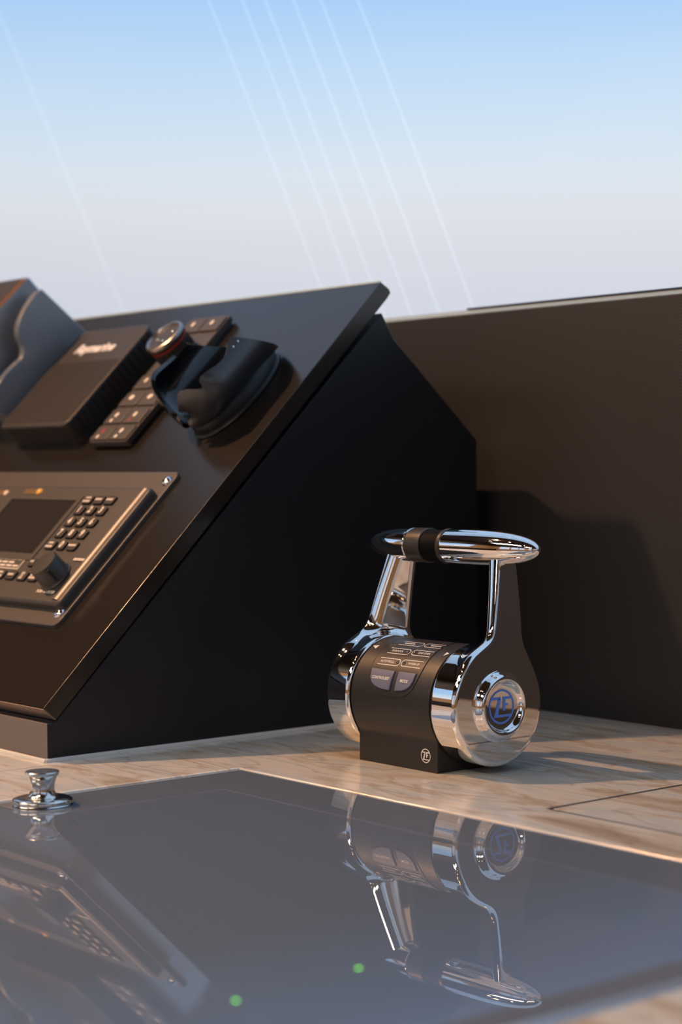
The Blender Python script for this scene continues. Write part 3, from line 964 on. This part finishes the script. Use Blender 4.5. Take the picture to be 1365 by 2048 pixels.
capsule(-.0688, -.0443, 41.2, 'AUTOTROLL')
capsule(-.0195, -.0425, 41.6, 'WARM UP')
capsule(-.0665, -.0422, 56.0, 'EASIDOCK')
capsule(-.0178, -.0398, 56.6, 'ONE LEVER')
capsule(-.0640, -.0385, 71.0, None)
capsule(-.0160, -.0362, 71.4, None)
tri = [[(-.0898, arc(60.6)), (-.0830, arc(62.0)), (-.0838, arc(56.2))], [(-.0054, arc(56.8)), (-.0014, arc(60.9)), (-.0054, arc(63.0))]]
for p in tri:
    build('arrow_mark', mapped(poly_bm([p]), cyl_map(0, 0, .0003)), M_white, th, smooth=False, fix=False)
eo = build('emblem', mapped(emblem_bm(.0054), lambda c: Vector((c.x - .0130 - TX, -.00025 - TY, c.y + .0121))), M_white, th, smooth=False, fix=False)
eo['label'] = 'white round emblem printed on the body'


# lever: signed distance field turned into a mesh (surface nets), so that the drum flows into the arm
def smin(a, b, k):
    h = np.clip(.5 + .5 * (b - a) / k, 0, 1)
    return b + (a - b) * h - k * h * (1 - h)


def smax(a, b, k):
    return -smin(-a, -b, k)


XO, XI = .0300, .0018


def lever_sdf(P):
    x, y, z = P[..., 0], P[..., 1], P[..., 2]
    ry, rz = y - CYY, z - CZZ
    disc = np.hypot(ry, rz) - .0456
    # arm outline in the y-z plane
    tt = np.clip((z - .05) / .11, 0, 1.2)
    cyc = .0440 + .0105 * np.clip((z - .085) / .07, -.5, 1.3)
    hw = .0172 - .0064 * np.clip((z - .095) / .060, 0, 1.2)
    arm2 = np.maximum(np.abs(y - cyc) - hw, (.05 - z))
    outline = smin(disc, arm2, .016)
    s_ = np.clip((z - .075) / .085, 0, 1.2)
    xout = XO - .0105 * s_ * s_ * (1.5 - .5 * s_)
    drum = smax(disc, XI - x, .0035)
    thick = .0145
    inner = ((xout - .0120 - .40 * np.clip(y - cyc + .012, -.01, .05)) - x) / 1.085
    armb = smax(outline, inner, .008)
    d = smin(drum, armb, np.maximum(.0085 * np.clip((z - .072) / .018, 0, 1), 1e-6))
    d = smax(d, x - xout, .0042)
    return np.maximum(d, z - .1665)


def surface_nets(sdf, lo, hi, h):
    n_ = [int(math.ceil((b - a) / h)) + 1 for a, b in zip(lo, hi)]
    ax = [lo[i] + h * np.arange(n_[i]) for i in range(3)]
    G = np.stack(np.meshgrid(*ax, indexing='ij'), -1)
    D = sdf(G)
    ins = D < 0
    nx, ny, nz_ = (k - 1 for k in n_)
    cnt = np.zeros((nx, ny, nz_)); acc = np.zeros((nx, ny, nz_, 3))
    corners = [(i, j, k) for i in (0, 1) for j in (0, 1) for k in (0, 1)]
    sub = lambda A, c: A[c[0]:c[0] + nx, c[1]:c[1] + ny, c[2]:c[2] + nz_]
    for a in corners:
        for d in range(3):
            if a[d] == 0:
                b_ = list(a); b_[d] = 1
                da, db = sub(D, a), sub(D, b_)
                cr_ = sub(ins, a) != sub(ins, b_)
                t_ = np.where(cr_, da / np.where(cr_, da - db, 1), 0)
                p = sub(G, a).copy(); p[..., d] += t_ * h
                acc += p * cr_[..., None]; cnt += cr_
    act = cnt > 0
    idx = -np.ones(act.shape, int); idx[act] = np.arange(act.sum())
    V = acc[act] / cnt[act][:, None]
    e = 1e-5

    def grad(Pn):
        return np.stack([(sdf(Pn + np.eye(3)[d] * e) - sdf(Pn - np.eye(3)[d] * e)) / (2 * e) for d in range(3)], -1)
    for _ in range(4):
        gr = grad(V); dd = sdf(V)
        V = V - (dd / np.maximum((gr ** 2).sum(-1), .2))[:, None] * gr
    Nn = grad(V); Nn /= np.linalg.norm(Nn, axis=1)[:, None]
    F = []
    for d in range(3):
        o1, o2 = [q_ for q_ in range(3) if q_ != d]
        sl = [slice(1, -1)] * 3; sl[d] = slice(0, n_[d] - 1)
        s2 = list(sl); s2[d] = slice(1, n_[d])
        A, B = ins[tuple(sl)], ins[tuple(s2)]
        loc = np.argwhere(A != B)
        flip = A[A != B]
        base = loc.copy()
        base[:, o1] += 1; base[:, o2] += 1
        def cid(da, db):
            c = base.copy(); c[:, o1] -= da; c[:, o2] -= db
            return idx[c[:, 0], c[:, 1], c[:, 2]]
        q_ = np.stack([cid(1, 1), cid(0, 1), cid(0, 0), cid(1, 0)], -1)
        fl = flip if d != 1 else ~flip
        q_[~fl] = q_[~fl][:, ::-1]
        F.append(q_)
    F = np.concatenate(F)
    F = F[(F >= 0).all(1)]
    return V, F, Nn


LV, LF, LN = surface_nets(lever_sdf, (-.002, -.0135, .002), (.0335, .085, .169), .00085)


def np_mesh(name, V, F, N, material, parent):
    me = bpy.data.meshes.new(name)
    me.from_pydata(V.tolist(), [], F.tolist())
    me.shade_smooth()
    me.normals_split_custom_set_from_vertices(N.tolist())
    me.materials.append(material)
    return link(bpy.data.objects.new(name, me), parent)


BY, BZ = .0550, .1674
bar_ax = lambda c: Vector((c.z - TX, c.x + BY - TY, c.y * .97 + BZ))
XL_TIP, XR_TIP = -.1390, .0533
GR = .0144


def bar_r(x):
    xm = -.050
    t_ = (x - xm) / ((XR_TIP - xm) if x > xm else (xm - XL_TIP))
    return GR * math.sqrt(max(0.0, 1 - abs(t_) ** 3.7))


def bar_part(xa, xb, lip=.0008):
    """piece of the grip between xa and xb with softened ends"""
    P = []
    for k in range(61):
        x = xa + (xb - xa) * (0.5 - 0.5 * math.cos(math.pi * k / 60))
        r_ = bar_r(x)
        P.append((r_, x))
    if P[0][0] > .002:
        P = [(0.0, xa), (P[0][0] - lip, xa), (P[0][0] - lip * .3, xa + lip * .3)] + [p for p in P if p[1] > xa + lip]
    if P[-1][0] > .002:
        P = [p for p in P if p[1] < xb - lip] + [(P[-1][0] - lip * .3, xb - lip * .3), (P[-1][0] - lip, xb), (0.0, xb)]
    return lathe(P, 96, xf=bar_ax, caps=False)


levers = []
for side in (1, -1):
    V = LV.copy(); N = LN.copy(); F = LF
    if side < 0:
        V[:, 0] = 2 * TX - V[:, 0]; N[:, 0] *= -1; F = LF[:, ::-1]
    V = V - np.array([TX, TY, 0])
    lv = np_mesh('lever', V, F, N, M_chrome, th)
    mx_ = (lambda x: x) if side > 0 else (lambda x: 2 * TX - x)
    cap_prof = spline([(.0280, -.0010), (.0266, .0002), (.0256, .0008), (.0249, .0022), (.0241, .0043), (.0228, .0060), (.0210, .0066), (.0192, .0058), (.0178, .0038), (.0165, .0026), (.0145, .0022)], 5) + [(0.0, .0022)]
    cp = build('hub_cap', lathe(cap_prof, 96, xf=lambda c: Vector((mx_(XO + c.z) - TX, c.x, c.y + CZZ)), caps=False), M_chrome, lv, ang=60)
    if side > 0:
        eo = build('emblem', mapped(emblem_bm(.0131), lambda c: Vector((XO + .0024 - TX, c.x, c.y + CZZ))), M_blue, cp, smooth=False, fix=False)
        eo['label'] = 'blue round emblem on the chrome hub cap'
        gp = build('grip', bar_part(-.0425, XR_TIP), M_chrome, lv, ang=50)
    else:
        gp = build('grip', bar_part(XL_TIP, -.0850), M_chrome, lv, ang=50)
r_ = build('grip_sleeve', bar_part(-.0849, -.0665), M_satin, th, ang=50)
build('grip_sleeve', bar_part(-.0470, -.0426), M_satin, th, ang=50)
build('grip_core', lathe([(0, -.068), (GR * .93, -.068), (GR * .90, -.064), (GR * .90, -.049), (GR * .93, -.046), (0, -.046)], 72, xf=bar_ax, caps=False), M_rubber, th)
build('drum_seal', lathe([(0, .0), (.0425, .0), (.0425, .0022), (0, .0022)], 72, xf=lambda c: Vector((c.z - TX, c.x, c.y + CZZ)), caps=False), M_rubber, th)
build('drum_seal', lathe([(0, .0), (.0425, .0), (.0425, .0022), (0, .0022)], 72, xf=lambda c: Vector((-.0936 + c.z - TX, c.x, c.y + CZZ)), caps=False), M_rubber, th)
